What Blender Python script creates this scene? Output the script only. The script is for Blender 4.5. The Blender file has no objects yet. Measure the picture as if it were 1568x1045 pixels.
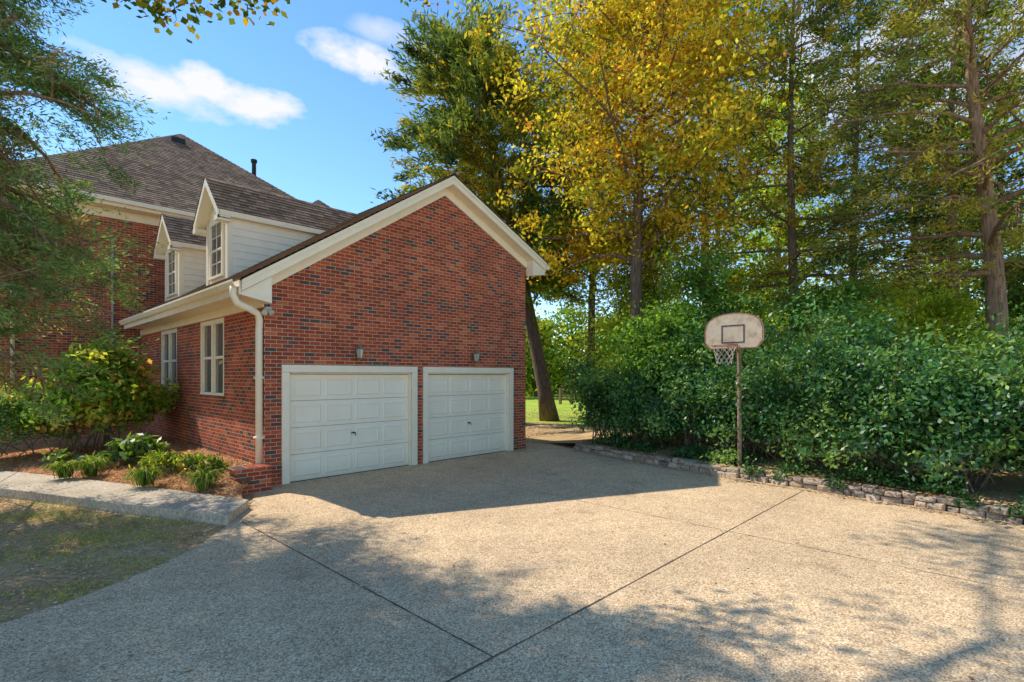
import bpy, math, random
import numpy as np
from mathutils import Vector
random.seed(7)
rng = np.random.default_rng(7)
S = bpy.context.scene
S.view_settings.view_transform = 'Standard'
S.view_settings.look = 'None'
S.view_settings.exposure = 0

# ---------------------------------------------------------------- camera frame (photo 1568x1045 px, f=800 px)
CU, CV, CH = -3.744, -9.942, 2.05
UX, UY = 0.6947, 0.7193
def site(px, d):
    """photo bearing + distance -> ground position (used once to survey the site)"""
    X = (px-784)/800*d
    return (CU+X*UX+d*UY, CV-X*UY+d*UX)
def zat(py, d):
    return CH+(576-py)/800*d

# ---------------------------------------------------------------- material helpers
class N:
    def __init__(s, name):
        s.m = bpy.data.materials.new(name); s.m.use_nodes = True
        s.t = s.m.node_tree; s.t.nodes.clear()
        s.out = s.t.nodes.new('ShaderNodeOutputMaterial')
    def n(s, ty, **kw):
        x = s.t.nodes.new(ty)
        for k, v in kw.items(): setattr(x, k, v)
        return x
    def l(s, a, b): s.t.links.new(a, b)
    def math(s, op, a, b=None, clamp=False):
        x = s.n('ShaderNodeMath', operation=op, use_clamp=clamp)
        for i, q in enumerate((a, b)):
            if q is None: continue
            if isinstance(q, (int, float)): x.inputs[i].default_value = q
            else: s.l(q, x.inputs[i])
        return x.outputs[0]
    def mix(s, f, a, b, mode='MIX'):
        x = s.n('ShaderNodeMix', data_type='RGBA', blend_type=mode)
        for i, q in ((0, f), (6, a), (7, b)):
            if isinstance(q, (int, float)): x.inputs[i].default_value = q
            elif isinstance(q, tuple): x.inputs[i].default_value = (*q, 1) if len(q) == 3 else q
            else: s.l(q, x.inputs[i])
        return x.outputs[2]
    def noise(s, vec, scale, detail=4, rough=.55):
        x = s.n('ShaderNodeTexNoise'); x.inputs['Scale'].default_value = scale
        x.inputs['Detail'].default_value = detail; x.inputs['Roughness'].default_value = rough
        if vec is not None: s.l(vec, x.inputs['Vector'])
        return x.outputs['Fac']
    def ramp(s, f, stops, interp='LINEAR'):
        x = s.n('ShaderNodeValToRGB'); x.color_ramp.interpolation = interp
        e = x.color_ramp.elements
        while len(e) < len(stops): e.new(.5)
        for i, (p, c) in enumerate(stops):
            e[i].position = p; e[i].color = (*c, 1) if len(c) == 3 else c
        s.l(f, x.inputs[0]); return x.outputs[0]
    def pos(s): return s.n('ShaderNodeNewGeometry').outputs['Position']
    def bsdf(s, col, rough=.8, bump=None, bstr=.5, bdist=.01, spec=.3):
        b = s.n('ShaderNodeBsdfPrincipled')
        if isinstance(col, tuple): b.inputs['Base Color'].default_value = (*col, 1)
        else: s.l(col, b.inputs['Base Color'])
        if isinstance(rough, (int, float)): b.inputs['Roughness'].default_value = rough
        else: s.l(rough, b.inputs['Roughness'])
        b.inputs['Specular IOR Level'].default_value = spec
        if bump is not None:
            bp = s.n('ShaderNodeBump'); bp.inputs['Strength'].default_value = bstr
            bp.inputs['Distance'].default_value = bdist
            s.l(bump, bp.inputs['Height']); s.l(bp.outputs[0], b.inputs['Normal'])
        s.l(b.outputs[0], s.out.inputs[0]); return s.m

def simple(name, col, rough=.6, var=.12, scale=6, spec=.3, metal=0):
    s = N(name); p = s.pos()
    f = s.noise(p, scale, 5)
    c2 = tuple(max(0, c*(1-var*2)) for c in col); c1 = tuple(c*(1+var*.6) for c in col)
    m = s.bsdf(s.ramp(f, [(.3, c2), (.65, c1)]), rough, f, .15, .01, spec)
    return m

def mat_door():
    s = N('garage_door_paint'); p = s.pos()
    sp = s.n('ShaderNodeSeparateXYZ'); s.l(p, sp.inputs[0])
    n = s.noise(p, 2.2, 5, .6)
    base = s.ramp(n, [(.3, (.94, .83, .63)), (.7, (.98, .90, .71))])
    low = s.math('SUBTRACT', .32, sp.outputs[2]); low = s.math('MULTIPLY', low, 2.2, True)
    f = s.math('MULTIPLY', low, s.noise(p, 9, 5, .7), True)
    return s.bsdf(s.mix(f, base, (.55, .45, .32)), .42, n, .08, .01, .3)

def mat_brick():
    s = N('red_brick'); p = s.pos()
    geo = s.n('ShaderNodeNewGeometry')
    sp = s.n('ShaderNodeSeparateXYZ'); s.l(p, sp.inputs[0])
    sn = s.n('ShaderNodeSeparateXYZ'); s.l(geo.outputs['True Normal'], sn.inputs[0])
    isx = s.math('GREATER_THAN', s.math('ABSOLUTE', sn.outputs[0]), .5)
    c = s.math('ADD', s.math('MULTIPLY', sp.outputs[1], isx), s.math('MULTIPLY', sp.outputs[0], s.math('SUBTRACT', 1., isx)))
    zr = s.math('DIVIDE', sp.outputs[2], .0735)
    row = s.math('FLOOR', zr)
    off = s.math('MULTIPLY', s.math('FLOORED_MODULO', row, 2.), .5)
    cx = s.math('ADD', s.math('DIVIDE', c, .213), off)
    col = s.math('FLOOR', cx)
    fx = s.math('FRACT', cx); fz = s.math('FRACT', zr)
    mort = s.math('MAXIMUM', s.math('LESS_THAN', fx, .05), s.math('LESS_THAN', fz, .15))
    cb = s.n('ShaderNodeCombineXYZ'); s.l(col, cb.inputs[0]); s.l(row, cb.inputs[1]); s.l(isx, cb.inputs[2])
    wn = s.n('ShaderNodeTexWhiteNoise', noise_dimensions='3D'); s.l(cb.outputs[0], wn.inputs['Vector'])
    bc = s.ramp(wn.outputs['Value'], [(0, (.12, .08, .07)), (.08, (.31, .065, .032)), (.28, (.44, .086, .037)), (.5, (.51, .108, .044)), (.72, (.37, .075, .035)), (.86, (.58, .16, .064)), (.95, (.22, .085, .064))], 'CONSTANT')
    n1 = s.noise(p, 40, 3); n2 = s.noise(p, 1.2, 4)
    bc = s.mix(1., bc, s.ramp(n1, [(.25, (.72, .72, .72)), (.75, (1.2, 1.2, 1.2))]), 'MULTIPLY')
    bc = s.mix(mort, bc, (.58, .44, .31))
    bc = s.mix(1., bc, s.ramp(n2, [(.3, (.8, .8, .8)), (.7, (1.13, 1.11, 1.08))]), 'MULTIPLY')
    h = s.math('ADD', s.math('MULTIPLY', s.math('SUBTRACT', 1., mort), 1.), s.math('MULTIPLY', n1, .4))
    return s.bsdf(bc, .85, h, .7, .008, .15)

def mat_shingle():
    s = N('roof_shingle')
    uv = s.n('ShaderNodeUVMap').outputs[0]
    sp = s.n('ShaderNodeSeparateXYZ'); s.l(uv, sp.inputs[0])
    row = s.math('FLOOR', s.math('ADD', sp.outputs[1], .001))
    wr = s.n('ShaderNodeTexWhiteNoise', noise_dimensions='1D'); s.l(row, wr.inputs['W'])
    cx = s.math('ADD', s.math('DIVIDE', sp.outputs[0], .19), s.math('MULTIPLY', wr.outputs['Value'], 7.))
    col = s.math('FLOOR', cx)
    cb = s.n('ShaderNodeCombineXYZ'); s.l(col, cb.inputs[0]); s.l(row, cb.inputs[1])
    wn = s.n('ShaderNodeTexWhiteNoise', noise_dimensions='2D'); s.l(cb.outputs[0], wn.inputs['Vector'])
    c = s.ramp(wn.outputs['Value'], [(0, (.15, .10, .067)), (.5, (.26, .18, .125)), (1, (.38, .27, .19))])
    edge = s.math('LESS_THAN', s.math('FRACT', cx), .07)
    c = s.mix(s.math('MULTIPLY', edge, .6), c, (.03, .025, .02))
    p = s.pos(); g = s.noise(p, 90, 2); big = s.noise(p, .8, 4)
    c = s.mix(1., c, s.ramp(g, [(.3, (.7, .7, .7)), (.7, (1.25, 1.25, 1.25))]), 'MULTIPLY')
    c = s.mix(1., c, s.ramp(big, [(.3, (.78, .78, .8)), (.7, (1.15, 1.1, 1.05))]), 'MULTIPLY')
    return s.bsdf(c, .95, g, .5, .01, .1)

def mat_drive():
    s = N('exposed_aggregate'); p = s.pos()
    v = s.n('ShaderNodeTexVoronoi'); v.inputs['Scale'].default_value = 85; s.l(p, v.inputs['Vector'])
    sep = s.n('ShaderNodeSeparateColor'); s.l(v.outputs['Color'], sep.inputs[0])
    peb = s.ramp(sep.outputs[0], [(0, (.35, .235, .135)), (.3, (.64, .46, .28)), (.6, (.81, .60, .375)), (.85, (.92, .715, .465)), (1, (.98, .84, .60))])
    edge = s.ramp(v.outputs['Distance'], [(.35, (1.05, 1.05, 1.05)), (.8, (.80, .78, .76))])
    c = s.mix(1., peb, edge, 'MULTIPLY')
    n1 = s.noise(p, .45, 5); n2 = s.noise(p, 2.6, 6, .65); n3 = s.noise(p, 14, 3)
    c = s.mix(1., c, s.ramp(n1, [(.3, (.82, .79, .76)), (.7, (1.08, 1.04, .98))]), 'MULTIPLY')
    c = s.mix(1., c, s.ramp(n2, [(.3, (.85, .84, .83)), (.7, (1.08, 1.07, 1.06))]), 'MULTIPLY')
    c = s.mix(1., c, s.ramp(n3, [(.3, (.9, .9, .9)), (.7, (1.08, 1.08, 1.08))]), 'MULTIPLY')
    n4 = s.noise(p, .9, 3, .5)
    c = s.mix(1., c, s.ramp(n4, [(.26, (.74, .72, .69)), (.36, (1, 1, 1))]), 'MULTIPLY')
    return s.bsdf(c, .85, v.outputs['Distance'], .35, .006, .15)

def mat_ground(name, stops, scale=1.2):
    s = N(name); p = s.pos()
    n = s.noise(p, scale, 8, .68); n2 = s.noise(p, 22, 5, .7)
    c = s.ramp(n, stops)
    c = s.mix(1., c, s.ramp(n2, [(.3, (.55, .55, .55)), (.7, (1.4, 1.4, 1.4))]), 'MULTIPLY')
    return s.bsdf(c, .95, n2, .8, .03, .1)

def mat_leaf(name, trans=.45, gloss=.03, rough=.5):
    s = N(name)
    a = s.n('ShaderNodeAttribute', attribute_name='Col').outputs['Color']
    d = s.n('ShaderNodeBsdfDiffuse'); s.l(a, d.inputs[0])
    t = s.n('ShaderNodeBsdfTranslucent'); s.l(s.mix(1., a, (1.5, 1.4, .65), 'MULTIPLY'), t.inputs[0])
    m1 = s.n('ShaderNodeMixShader'); m1.inputs[0].default_value = trans
    s.l(d.outputs[0], m1.inputs[1]); s.l(t.outputs[0], m1.inputs[2])
    if gloss > 0:
        g = s.n('ShaderNodeBsdfGlossy'); g.inputs['Roughness'].default_value = rough
        m2 = s.n('ShaderNodeMixShader'); m2.inputs[0].default_value = gloss
        s.l(m1.outputs[0], m2.inputs[1]); s.l(g.outputs[0], m2.inputs[2]); m1 = m2
    s.l(m1.outputs[0], s.out.inputs[0]); return s.m

def mat_attr(name, rough=.9):
    s = N(name); a = s.n('ShaderNodeAttribute', attribute_name='Col').outputs['Color']
    return s.bsdf(a, rough, None, spec=.15)

def mat_bark(name, c1, c2):
    s = N(name); p = s.pos()
    mp = s.n('ShaderNodeMapping'); mp.inputs['Scale'].default_value = (9, 9, 1.4); s.l(p, mp.inputs[0])
    f = s.noise(mp.outputs[0], 2.2, 6, .65)
    return s.bsdf(s.ramp(f, [(.3, c1), (.7, c2)]), .95, f, 1., .04, .1)

BRICK = mat_brick(); SHING = mat_shingle(); DRIVE = mat_drive(); DOORP = mat_door()
CREAM = simple('cream_trim_paint', (.94, .83, .62), .45, .03, 5)
SIDING = simple('lap_siding_paint', (.94, .86, .69), .5, .03, 4)
GLASS = N('window_glass'); GLASS = GLASS.bsdf((.13, .13, .12), .04, None, spec=1.0)
CONC = mat_ground('walk_concrete', [(.3, (.46, .375, .27)), (.7, (.68, .56, .42))], 2.)
DARK = simple('dark_metal', (.03, .03, .03), .5)
BRONZE = simple('weathered_brass', (.22, .19, .13), .5)
LEAF = mat_leaf('leaf', .5, 0); NEEDLE = mat_leaf('needle', .42, 0); SHRUBL = mat_leaf('shrub_leaf', .38, .04, .42)
LITTER = mat_attr('litter')
BARK = mat_bark('bark', (.08, .06, .043), (.31, .23, .17))
CBARK = mat_bark('cedar_bark', (.15, .085, .05), (.52, .33, .21))

# ---------------------------------------------------------------- mesh helpers
class MB:
    def __init__(s): s.v = []; s.f = []; s.uv = []
    def face(s, pts, uv=None):
        i = len(s.v); s.v += [tuple(p) for p in pts]; s.f.append(list(range(i, i+len(pts))))
        s.uv.append(uv if uv else [(0, 0)]*len(pts))
    def box(s, a, b):
        x0, y0, z0 = [min(p, q) for p, q in zip(a, b)]; x1, y1, z1 = [max(p, q) for p, q in zip(a, b)]
        c = [(x0,y0,z0),(x1,y0,z0),(x1,y1,z0),(x0,y1,z0),(x0,y0,z1),(x1,y0,z1),(x1,y1,z1),(x0,y1,z1)]
        s.hexa(c)
    def hexa(s, c):
        i = len(s.v); s.v += [tuple(p) for p in c]
        for f in ((3,2,1,0),(4,5,6,7),(0,1,5,4),(1,2,6,5),(2,3,7,6),(3,0,4,7)):
            s.f.append([i+k for k in f]); s.uv.append([(0,0)]*4)
    def prism_y(s, poly, y0, y1):
        n = len(poly)
        s.face([(x, y0, z) for x, z in poly]); s.face([(x, y1, z) for x, z in reversed(poly)])
        for k in range(n):
            a, b = poly[k], poly[(k+1) % n]
            s.face([(a[0],y0,a[1]),(a[0],y1,a[1]),(b[0],y1,b[1]),(b[0],y0,b[1])])
    def prism_x(s, poly, x0, x1):
        n = len(poly)
        s.face([(x0, y, z) for y, z in reversed(poly)]); s.face([(x1, y, z) for y, z in poly])
        for k in range(n):
            a, b = poly[k], poly[(k+1) % n]
            s.face([(x0,a[0],a[1]),(x0,b[0],b[1]),(x1,b[0],b[1]),(x1,a[0],a[1])])
    def tube(s, pts, rad, k=8, cap=True):
        pts = [Vector(p) for p in pts]
        if isinstance(rad, (int, float)): rad = [rad]*len(pts)
        rings = []
        for i, p in enumerate(pts):
            t = (pts[min(i+1, len(pts)-1)]-pts[max(i-1, 0)]).normalized()
            a = t.orthogonal().normalized() if i == 0 else (rings_a - t*rings_a.dot(t)).normalized()
            rings_a = a; b = t.cross(a)
            i0 = len(s.v)
            for j in range(k):
                an = 2*math.pi*j/k; s.v.append(tuple(p+(a*math.cos(an)+b*math.sin(an))*rad[i]))
            rings.append(i0)
        for i in range(len(rings)-1):
            for j in range(k):
                s.f.append([rings[i]+j, rings[i]+(j+1)%k, rings[i+1]+(j+1)%k, rings[i+1]+j]); s.uv.append([(0,0)]*4)
        if cap:
            s.f.append([rings[0]+j for j in reversed(range(k))]); s.uv.append([(0,0)]*k)
            s.f.append([rings[-1]+j for j in range(k)]); s.uv.append([(0,0)]*k)
    def obj(s, name, mat, parent=None, smooth=False, bevel=0):
        me = bpy.data.meshes.new(name); me.from_pydata(s.v, [], s.f)
        ul = me.uv_layers.new(name='UVMap')
        flat = [c for f in s.uv for p in f for c in p]
        ul.data.foreach_set('uv', flat)
        me.materials.append(mat)
        if smooth: me.polygons.foreach_set('use_smooth', [True]*len(me.polygons))
        me.update()
        o = bpy.data.objects.new(name, me); S.collection.objects.link(o)
        if parent: o.parent = parent
        if bevel:
            b = o.modifiers.new('bevel', 'BEVEL'); b.width = bevel; b.segments = 2; b.limit_method = 'ANGLE'
        return o
def empty(name, loc=(0,0,0)):
    o = bpy.data.objects.new(name, None); S.collection.objects.link(o); o.empty_display_size = .3
    return o
def quads_obj(name, V, C, mat, parent=None):
    n = len(V); me = bpy.data.meshes.new(name)
    me.vertices.add(n*4); me.vertices.foreach_set('co', V.reshape(-1).astype(np.float32))
    me.loops.add(n*4); me.loops.foreach_set('vertex_index', np.arange(n*4, dtype=np.int32))
    me.polygons.add(n); me.polygons.foreach_set('loop_start', np.arange(0, n*4, 4, dtype=np.int32))
    try: me.polygons.foreach_set('loop_total', np.full(n, 4, dtype=np.int32))
    except Exception: pass
    a = me.color_attributes.new('Col', 'FLOAT_COLOR', 'POINT')
    c4 = np.ones((n, 4, 4), np.float32); c4[:, :, :3] = C[:, None, :]
    a.data.foreach_set('color', c4.reshape(-1))
    me.materials.append(mat); me.update(calc_edges=True); me.validate()
    o = bpy.data.objects.new(name, me); S.collection.objects.link(o)
    if parent: o.parent = parent
    return o
def norm(a): return a/(np.linalg.norm(a, axis=-1, keepdims=True)+1e-9)
def leafquads(P, L, W, dirs=None, dspread=1., nrm=None, nspread=1.):
    n = len(P)
    r = norm(rng.normal(size=(n, 3)))
    a = r if dirs is None else norm(dirs + r*dspread)
    q = norm(rng.normal(size=(n, 3)))
    if nrm is not None: q = norm(nrm + q*nspread)
    b = norm(np.cross(a, q))
    l = (L*rng.uniform(.65, 1.3, n))[:, None]/2; w = (W*rng.uniform(.7, 1.25, n))[:, None]/2
    return np.stack([P-a*l, P+b*w-a*l*.1, P+a*l, P-b*w-a*l*.1], axis=1)

# ---------------------------------------------------------------- TREES
def make_tree(name, base, H, r0, lean=(0,0), c0=.3, R=4, shape='round', nl=34, ncl=9, nleaf=90, sig=.5,
              L=.16, W=.10, pal=None, up=.5, bark=None, leafmat=None, kind='broad', parent=None, dens=.6, bright=1.85, clampR=None):
    pal = pal or [(.07,.12,.02)]; nleaf = nleaf*dens
    root = parent or empty(name)
    mb = MB(); bx, by, bz = base
    K = 12
    tp = []
    ph = rng.uniform(0, 6.28, 2)
    for i in range(K+1):
        t = i/K
        tp.append(np.array([bx+lean[0]*t**1.2+.12*math.sin(t*7+ph[0])*min(1, t*3), by+lean[1]*t**1.2+.12*math.sin(t*6+ph[1])*min(1, t*3), bz+H*.95*t-.1]))
    def tr(t):
        f = t*K; i = min(int(f), K-1); return tp[i]*(1-(f-i))+tp[i+1]*(f-i)
    mb.tube(tp, [r0*(1.35 if i == 0 else 1)*(1-.88*i/K) for i in range(K+1)], 9)
    CC = []; CD = []
    for i in range(nl):
        s = (i+rng.uniform(0, 1))/nl; t = c0+(1-c0)*s*.98
        p = tr(t); az = i*2.4+rng.uniform(-.6, .6)
        if shape == 'round': env = R*(.35+.65*math.sin(math.pi*min(1, s*.8+.16)))
        elif shape == 'column': env = R*(.55+.45*math.sin(math.pi*min(1, s*.9+.1)))*(1 if s < .75 else (1.25-s)*2)
        elif shape == 'skirt': env = R*(1.02-.5*s)*(.75+.25*min(1, s*6))
        ln = env*rng.uniform(.55, 1.2)
        if clampR: ln = min(ln, env)
        u = up*rng.uniform(.5, 1.3)+(.8*s if kind == 'broad' else .25*s)
        d = np.array([math.cos(az), math.sin(az), u]); d /= np.linalg.norm(d)
        pts = [p]; q = p.copy(); dd = d.copy(); m = 5
        for k in range(m):
            dd = dd+rng.normal(0, .13, 3)+np.array([0, 0, -.06 if kind == 'broad' else -.10]); dd /= np.linalg.norm(dd)
            q = q+dd*ln/m; pts.append(q.copy())
        rb = max(.015, r0*(1-.85*t)*.42)
        mb.tube(pts, [rb*(1-.8*k/m) for k in range(m+1)], 5, False)
        for c in range(ncl):
            f = rng.uniform(.15, 1.02)**.8*m; k = min(int(f), m-1); a = pts[k]*(1-(f-k))+pts[k+1]*(f-k)
            o = rng.normal(0, 1, 3)*np.array([1, 1, .7]); o *= ln*.17*(.5+f/m)
            cc = a+o+dd*.15
            if clampR and math.hypot(cc[0]-p[0], cc[1]-p[1]) > env*1.02: continue
            if rng.random() < .6: mb.tube([a, (a+cc)/2+rng.normal(0, .05, 3), cc], [rb*.22+.006, rb*.14+.005, .004], 3, False)
            CC.append(cc); CD.append(norm(cc-p))
    CC = np.array(CC); CD = np.array(CD); nC = len(CC)
    mb.obj('trunk_and_limbs', bark or BARK, root, smooth=True)
    cs = sig*rng.uniform(.45, 1.2, nC)
    idx = np.repeat(np.arange(nC), (nleaf*rng.uniform(.3, 1.6, nC)).astype(int))
    n = len(idx)
    if kind == 'broad':
        P = CC[idx]+rng.normal(size=(n, 3))*cs[idx][:, None]*np.array([1, 1, .55])
        V = leafquads(P, L, W, nrm=np.array([0, 0, 1.]), nspread=1.1)
    else:
        along = rng.uniform(-1, 1.2, n)[:, None]
        P = CC[idx]+CD[idx]*along*cs[idx][:, None]*1.3+rng.normal(size=(n, 3))*cs[idx][:, None]*np.array([.45, .45, .35])
        V = leafquads(P, L, W, dirs=CD[idx]*.9+np.array([0, 0, .1]), dspread=.8)
    palA = np.array(pal)
    g = np.sin(CC[:, 0]*.9+ph[0]*3)+np.sin(CC[:, 1]*.8+CC[:, 2]*.7+ph[1]*3)+rng.normal(0, .8, nC)
    pi = np.clip(((g+3)/6*len(pal)).astype(int), 0, len(pal)-1)
    C = palA[pi][idx]*rng.uniform(.65, 1.35, nC)[idx][:, None]*rng.uniform(.6, 1.45, n)[:, None]
    mixr = rng.random(n) < .15
    C[mixr] = palA[rng.integers(0, len(pal), mixr.sum())]
    C = np.minimum(C*bright, .75)
    quads_obj('foliage', V, C, leafmat or LEAF, root)
    return root

GY = [(.055,.10,.018),(.08,.14,.024),(.13,.18,.028),(.21,.22,.03),(.30,.24,.03)]
YEL = [(.09,.125,.02),(.18,.20,.026),(.30,.26,.03),(.39,.285,.03),(.44,.26,.03),(.42,.20,.03)]
CED = [(.03,.055,.025),(.042,.078,.03),(.065,.10,.03),(.11,.13,.034),(.16,.145,.04)]
CEDY = [(.045,.075,.026),(.08,.11,.03),(.14,.16,.034),(.23,.20,.036),(.29,.21,.04)]
GRN = [(.035,.085,.02),(.055,.12,.026),(.09,.165,.03),(.15,.225,.035)]
LIME = [(.12,.19,.026),(.19,.26,.032),(.26,.31,.038),(.32,.33,.04)]

# left cedar over the walk
make_tree('cedar_tree', (-4.4, 1.2, 0), 12.5, .24, (.3, .1), .235, 3.15, 'skirt', 104, 16, 190, .25, .10, .022,
          [(.035,.075,.04),(.055,.105,.045),(.08,.13,.05),(.10,.15,.055),(.20,.15,.08)], -.10, CBARK, NEEDLE, 'cedar', dens=.72, bright=2.0, clampR=True)
# overhead maple (trunk left of the view), limbs over the drive
def overhang():
    root = empty('maple_tree'); mb = MB()
    base = np.array([-6.4, -1.6, 0.]); top = np.array([-5.2, -2.0, 7.5])
    mb.tube([base, base+[.1,0,2.5], base+[.5,-.1,5], top], [.3, .24, .21, .17], 9)
    limbs = [((-3.2,-2.2,9.0), (-1.0,-2.4,9.3)), ((-3,-3.4,9.0), (-.9,-3.2,9.6)), ((-3.5,-1.4,9.5), (.2,-1.6,10.8)),
             ((-1,-1.0,10.8), (3.4,-.4,11.4)), ((-3.4,-2.6,8.2), (-1.75,-2.05,7.95)), ((-4.5,-3.5,9.5), (-5,-6.2,10.2))]
    CC = []
    for li, (a, b) in enumerate(limbs):
        a = np.array(a); b = np.array(b)
        pts = [top, (top+a)/2+rng.normal(0, .15, 3), a, (a+b)/2+rng.normal(0, .15, 3), b]
        mb.tube(pts, [.09, .06, .035, .02, .008] if li == 3 else [.10, .075, .05, .03, .012], 6, False)
        for k in range((11, 11, 8, 22, 11, 10)[li]):
            f = rng.uniform(0, .5) if li == 3 else rng.uniform(0, .8); p = a*f+b*(1-f)
            c = p+rng.normal(0, .5, 3)*np.array([1, .8, .35]); c[2] = max(c[2], p[2]-.35)
            mb.tube([p, (p+c)/2+rng.normal(0,.05,3), c], [.018, .01, .004], 3, False); CC.append(c)
    tw = ((245,18),(270,30),(300,12),(355,8),(385,4),(410,-6),(330,-14),(260,-8),(290,-25),(370,-20),(225,2),(180,-12),(200,-30))
    for px, py in tw:
        d = 7.0+rng.uniform(-.4, .4); u, v = site(px, d); c = np.array([u, v, zat(py, d)])
        p = np.array([-2.2,-2.2,8.1]) if px < 320 else np.array([-1.5,-2.1,8.0])
        mb.tube([p, (p+c)/2+np.array([0,0,.15]), c], [.02, .012, .005], 4, False); CC.append(c)
    mb.obj('trunk_and_limbs', BARK, root, smooth=True)
    CC = np.array(CC); cnt = np.full(len(CC), 32); cnt[-13:] = 26
    idx = np.repeat(np.arange(len(CC)), cnt); n = len(idx)
    sg = np.where(idx >= len(CC)-13, .15, .26)[:, None]
    P = CC[idx]+rng.normal(size=(n, 3))*sg*np.array([1, 1, .6])
    pal = np.array(YEL[:5]+GY[:3]); C = pal[rng.integers(0, len(pal), n)]*rng.uniform(.8, 1.6, n)[:, None]
    quads_obj('foliage', leafquads(P, .12, .085, nrm=np.array([0,0,1.]), nspread=.9), C, LEAF, root)
overhang()

def T(name, px, d, ytop, **kw):
    u, v = site(px, d); H = zat(ytop, d)
    return make_tree(name, (u, v, 0), H, **kw)
def leanpx(dx): return (dx*UX, -dx*UY)

T('leaning_cedar_tree', 842, 24, 30, r0=.36, lean=leanpx(-4.1), c0=.36, R=5.2, shape='column', nl=78, ncl=13, nleaf=115, sig=.48, L=.32, W=.08,
  pal=[(.035,.06,.026),(.05,.085,.03),(.08,.115,.03),(.14,.16,.03),(.25,.21,.03),(.36,.27,.03)], up=.15, bark=BARK, leafmat=NEEDLE, kind='cedar', dens=.74, clampR=True, bright=1.8)
T('hickory_tree', 978, 17, -150, r0=.26, lean=leanpx(.1), c0=.34, R=5.5, nl=66, ncl=12, nleaf=100, sig=.46, L=.16, W=.09, pal=YEL, up=.45, dens=.76, bright=1.75, clampR=True)
T('elm_tree', 905, 22, 10, r0=.2, lean=leanpx(.4), c0=.34, R=3.7, nl=38, ncl=10, nleaf=90, sig=.5, L=.19, W=.11, pal=GY, up=.4)
T('oak_tree', 1085, 24, -90, r0=.26, c0=.24, R=4.6, nl=42, ncl=10, nleaf=95, sig=.55, L=.2, W=.12, pal=GY, up=.4)
T('pine_tree', 1215, 17, -140, r0=.2, c0=.28, R=3.2, shape='column', nl=44, ncl=12, nleaf=74, sig=.36, L=.2, W=.055, pal=CEDY, up=.2, bark=BARK, leafmat=NEEDLE, kind='cedar')
T('pine_tree', 1310, 21, -80, r0=.2, c0=.26, R=3.0, shape='column', nl=38, ncl=11, nleaf=72, sig=.38, L=.24, W=.06, pal=CED, up=.2, bark=BARK, leafmat=NEEDLE, kind='cedar')
T('cedar_tree', 1530, 13, -260, r0=.27, lean=leanpx(-.9), c0=.30, R=3.3, shape='column', nl=56, ncl=12, nleaf=80, sig=.33, L=.15, W=.04, pal=CEDY, up=.3, bark=CBARK, leafmat=NEEDLE, kind='cedar')
T('cedar_tree', 1455, 18, -130, r0=.22, lean=leanpx(.3), c0=.32, R=2.6, shape='column', nl=32, ncl=11, nleaf=70, sig=.36, L=.2, W=.055, pal=CED, up=.2, bark=CBARK, leafmat=NEEDLE, kind='cedar')
T('pine_tree', 1395, 24, -30, r0=.22, c0=.30, R=3.0, shape='column', nl=34, ncl=11, nleaf=72, sig=.44, L=.28, W=.08, pal=CEDY, up=.2, bark=CBARK, leafmat=NEEDLE, kind='cedar')
T('oak_tree', 1670, 16, -200, r0=.26, c0=.24, R=3.9, nl=40, ncl=10, nleaf=85, sig=.5, L=.16, W=.1, pal=GY, up=.4)
T('oak_tree', 1190, 33, 130, r0=.28, c0=.2, R=4.4, nl=30, ncl=9, nleaf=80, sig=.65, L=.28, W=.17, pal=LIME, up=.4)
T('oak_tree', 1480, 34, 180, r0=.28, c0=.2, R=4.4, nl=28, ncl=9, nleaf=75, sig=.65, L=.28, W=.17, pal=GRN+LIME, up=.4)
for px, d, yt, R, pal in ((950, 20, 340, 1.6, LIME), (1000, 19, 350, 1.9, GY), (1075, 15, 390, 1.8, GRN), (1160, 22, 410, 2.1, LIME), (1010, 14, 470, 1.1, GRN),
                     (1275, 15.5, 440, 1.4, GRN), (1350, 19, 430, 1.8, LIME), (1450, 15, 460, 1.5, LIME), (1570, 15, 390, 1.9, GRN), (1420,27,400,2.6,LIME)):
    T('sapling', px, d, yt, r0=.06, c0=.12, R=R, nl=24, ncl=8, nleaf=80, sig=.33, L=.13, W=.075, pal=pal, up=.35, bright=1.8)

def distant():
    root = empty('distant_tree_line')
    CC = []; mb = MB()
    for i in range(72):
        px = rng.uniform(760, 2300); d = rng.uniform(48, 75)
        u, v = site(px, d); H = rng.uniform(8, 13) if px > 830 else rng.uniform(5, 8)
        mb.tube([(u,v,-.1),(u+rng.normal(0,.4),v,H*.5),(u,v,H*.9)], [.28,.18,.05], 6, False)
        R = H*.26
        for k in range(80):
            s = rng.random(); a = rng.uniform(0, 6.28); r = R*math.sqrt(rng.random())*(.4+.6*math.sin(math.pi*min(1, s*.8+.2)))
            CC.append((u+r*math.cos(a), v+r*math.sin(a), H*(.06+.94*s)))
    for k in range(1900):
        px = rng.uniform(780, 2300); d = rng.uniform(58, 64); u, v = site(px, d); CC.append((u, v, rng.uniform(.2, 4.6)))
    CC = np.array(CC); nC = len(CC); idx = np.repeat(np.arange(nC), 22); n = len(idx)
    P = CC[idx]+rng.normal(size=(n, 3))*np.array([.9, .9, .55])
    pal = np.array(GRN+LIME+GY); C = pal[rng.integers(0, len(pal), nC)][idx]*rng.uniform(1.1, 2.1, n)[:, None]
    mb.obj('trunks', BARK, root)
    quads_obj('foliage', leafquads(P, .5, .34, nrm=np.array([0,0,1.]), nspread=1.), C, LEAF, root)
distant()

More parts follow.
